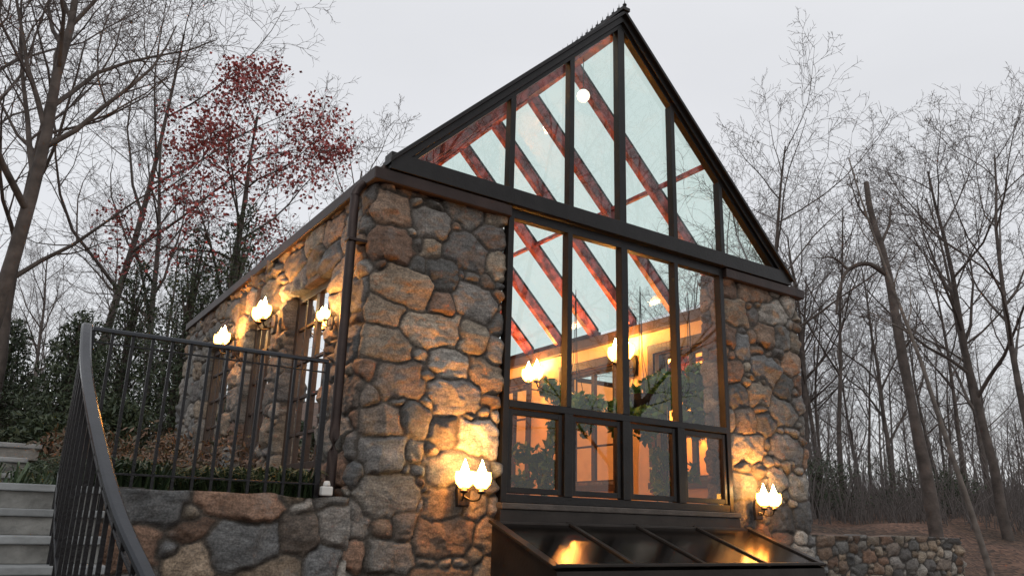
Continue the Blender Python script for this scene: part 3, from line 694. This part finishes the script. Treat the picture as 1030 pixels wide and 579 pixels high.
def houseplant(x,y,z0,h,r,seed,label,hang=False,n=900):
    o=thing(empty('hanging_plant' if hang else 'potted_plant',(x,y,z0)),label,'potted plant','plants inside the conservatory')
    rs=np.random.RandomState(seed)
    if hang:
        V,F=lathe([(0,0),(.10,.02),(.17,.12),(.19,.2),(.17,.2),(0,.15)],0,0,0,18); q=mesh_obj('basket',V,F,M_wood); q.parent=o
        top=3.3-z0
        pol=[(np.array([[.17*math.cos(a),.17*math.sin(a),.2],[.03*math.cos(a),.03*math.sin(a),.75],[0,0,max(top,.9)]]),np.full(3,.005)) for a in (0,2.1,4.2)]
        V,F=tubes(pol,5); q=mesh_obj('hanger',V,F,M_iron); q.parent=o
        bl=[(rs.normal()*r*.5,rs.normal()*r*.5,rs.uniform(-.25,.45),r*.4,r*.4,.17) for _ in range(12)]
        q=leafcloud('foliage',bl,n,.062,M_house,None,seed,.55); q.parent=o
        return
    ph=.32
    V,F=lathe([(0,0),(.12,0),(.17,ph*.9),(.19,ph*.9),(.19,ph),(.16,ph),(.15,ph-.04),(0,ph-.04)],0,0,0,18); q=mesh_obj('pot',V,F,M_pot); q.parent=o
    bl=[(rs.normal()*r*.5,rs.normal()*r*.5,h*rs.uniform(.4,.95),r*.4,r*.4,h*.12) for _ in range(8)]
    q=leafcloud('foliage',bl,n,.065,M_house,None,seed,.5); q.parent=o
    pol=[(np.array([[0,0,ph-.05],[b[0]*.3,b[1]*.3,h*.5],[b[0],b[1],b[2]]]),np.array([.02,.014,.006])) for b in bl]
    V,F=tubes(pol,6); q=mesh_obj('stem',V,F,M_bark); q.parent=o
houseplant(5.25,1.0,1.66,0,.46,1,'lush green hanging plant near the front glazing',True,1800)
houseplant(4.5,1.2,1.55,0,.44,5,'lush green hanging plant near the front glazing',True,1700)
houseplant(3.9,1.9,1.5,0,.36,2,'lush green hanging plant in front of the warm wall',True,1200)
houseplant(2.55,.75,0,1.05,.32,3,'leafy potted plant behind the lower panes',n=420)
houseplant(4.9,1.1,0,1.1,.3,6,'leafy potted plant behind the lower panes',n=320)
# ------------------------------------------------------------------ world & light
w=bpy.data.worlds.new('World'); S.world=w; w.use_nodes=True; nt=w.node_tree
bg=nt.nodes['Background']; out=nt.nodes['World Output']
sky=nt.nodes.new('ShaderNodeTexSky'); sky.sky_type='NISHITA'; sky.sun_disc=False; sky.sun_elevation=math.radians(12); sky.sun_rotation=math.radians(200)
nt.links.new(sky.outputs[0],bg.inputs['Color']); bg.inputs['Strength'].default_value=.012
bg2=nt.nodes.new('ShaderNodeBackground')
tc=nt.nodes.new('ShaderNodeTexCoord'); mp_=nt.nodes.new('ShaderNodeMapping'); mp_.inputs['Scale'].default_value=(1,1,3)
n=nt.nodes.new('ShaderNodeTexNoise'); n.inputs['Scale'].default_value=1.6; n.inputs['Detail'].default_value=5
nt.links.new(tc.outputs['Generated'],mp_.inputs[0]); nt.links.new(mp_.outputs[0],n.inputs['Vector'])
r=nt.nodes.new('ShaderNodeValToRGB'); r.color_ramp.elements[0].position=.3; r.color_ramp.elements[1].position=.7
r.color_ramp.elements[0].color=(.725,.73,.755,1); r.color_ramp.elements[1].color=(.80,.805,.83,1)
nt.links.new(n.outputs['Fac'],r.inputs['Fac']); nt.links.new(r.outputs[0],bg2.inputs['Color']); bg2.inputs['Strength'].default_value=1.0
ad=nt.nodes.new('ShaderNodeAddShader'); nt.links.new(bg.outputs[0],ad.inputs[0]); nt.links.new(bg2.outputs[0],ad.inputs[1]); nt.links.new(ad.outputs[0],out.inputs['Surface'])
sd=bpy.data.lights.new('sun','SUN'); sd.energy=.5; sd.angle=math.radians(25); sd.color=(1,.97,.93)
so=bpy.data.objects.new('sun',sd); col.objects.link(so); so.rotation_euler=(math.radians(50),0,math.radians(-30))
# ------------------------------------------------------------------ camera
f,px,py,yaw,pit,rol,cx,cy=787.72,524.70,303.70,.5969,.2779,.0255,-2.842,-6.632
F_=Vector((math.sin(yaw)*math.cos(pit),math.cos(yaw)*math.cos(pit),math.sin(pit)))
R_=Vector((math.cos(yaw),-math.sin(yaw),0)); U_=R_.cross(F_)
R2=R_*math.cos(rol)+U_*math.sin(rol); U2=U_*math.cos(rol)-R_*math.sin(rol)
cd=bpy.data.cameras.new('camera'); co=bpy.data.objects.new('camera',cd); col.objects.link(co)
mm=Matrix.Identity(4)
for i in range(3): mm[i][0]=R2[i];mm[i][1]=U2[i];mm[i][2]=-F_[i]
mm[0][3]=cx;mm[1][3]=cy;mm[2][3]=0
co.matrix_world=mm
cd.sensor_width=36; cd.lens=f/1030*36; cd.shift_x=-(px-515)/1030; cd.shift_y=(py-289.5)/1030; cd.clip_end=800; cd.clip_start=.05
S.camera=co
S.view_settings.view_transform='Standard'; S.view_settings.look='None'; S.view_settings.exposure=0
print('script time',time.time()-T0)
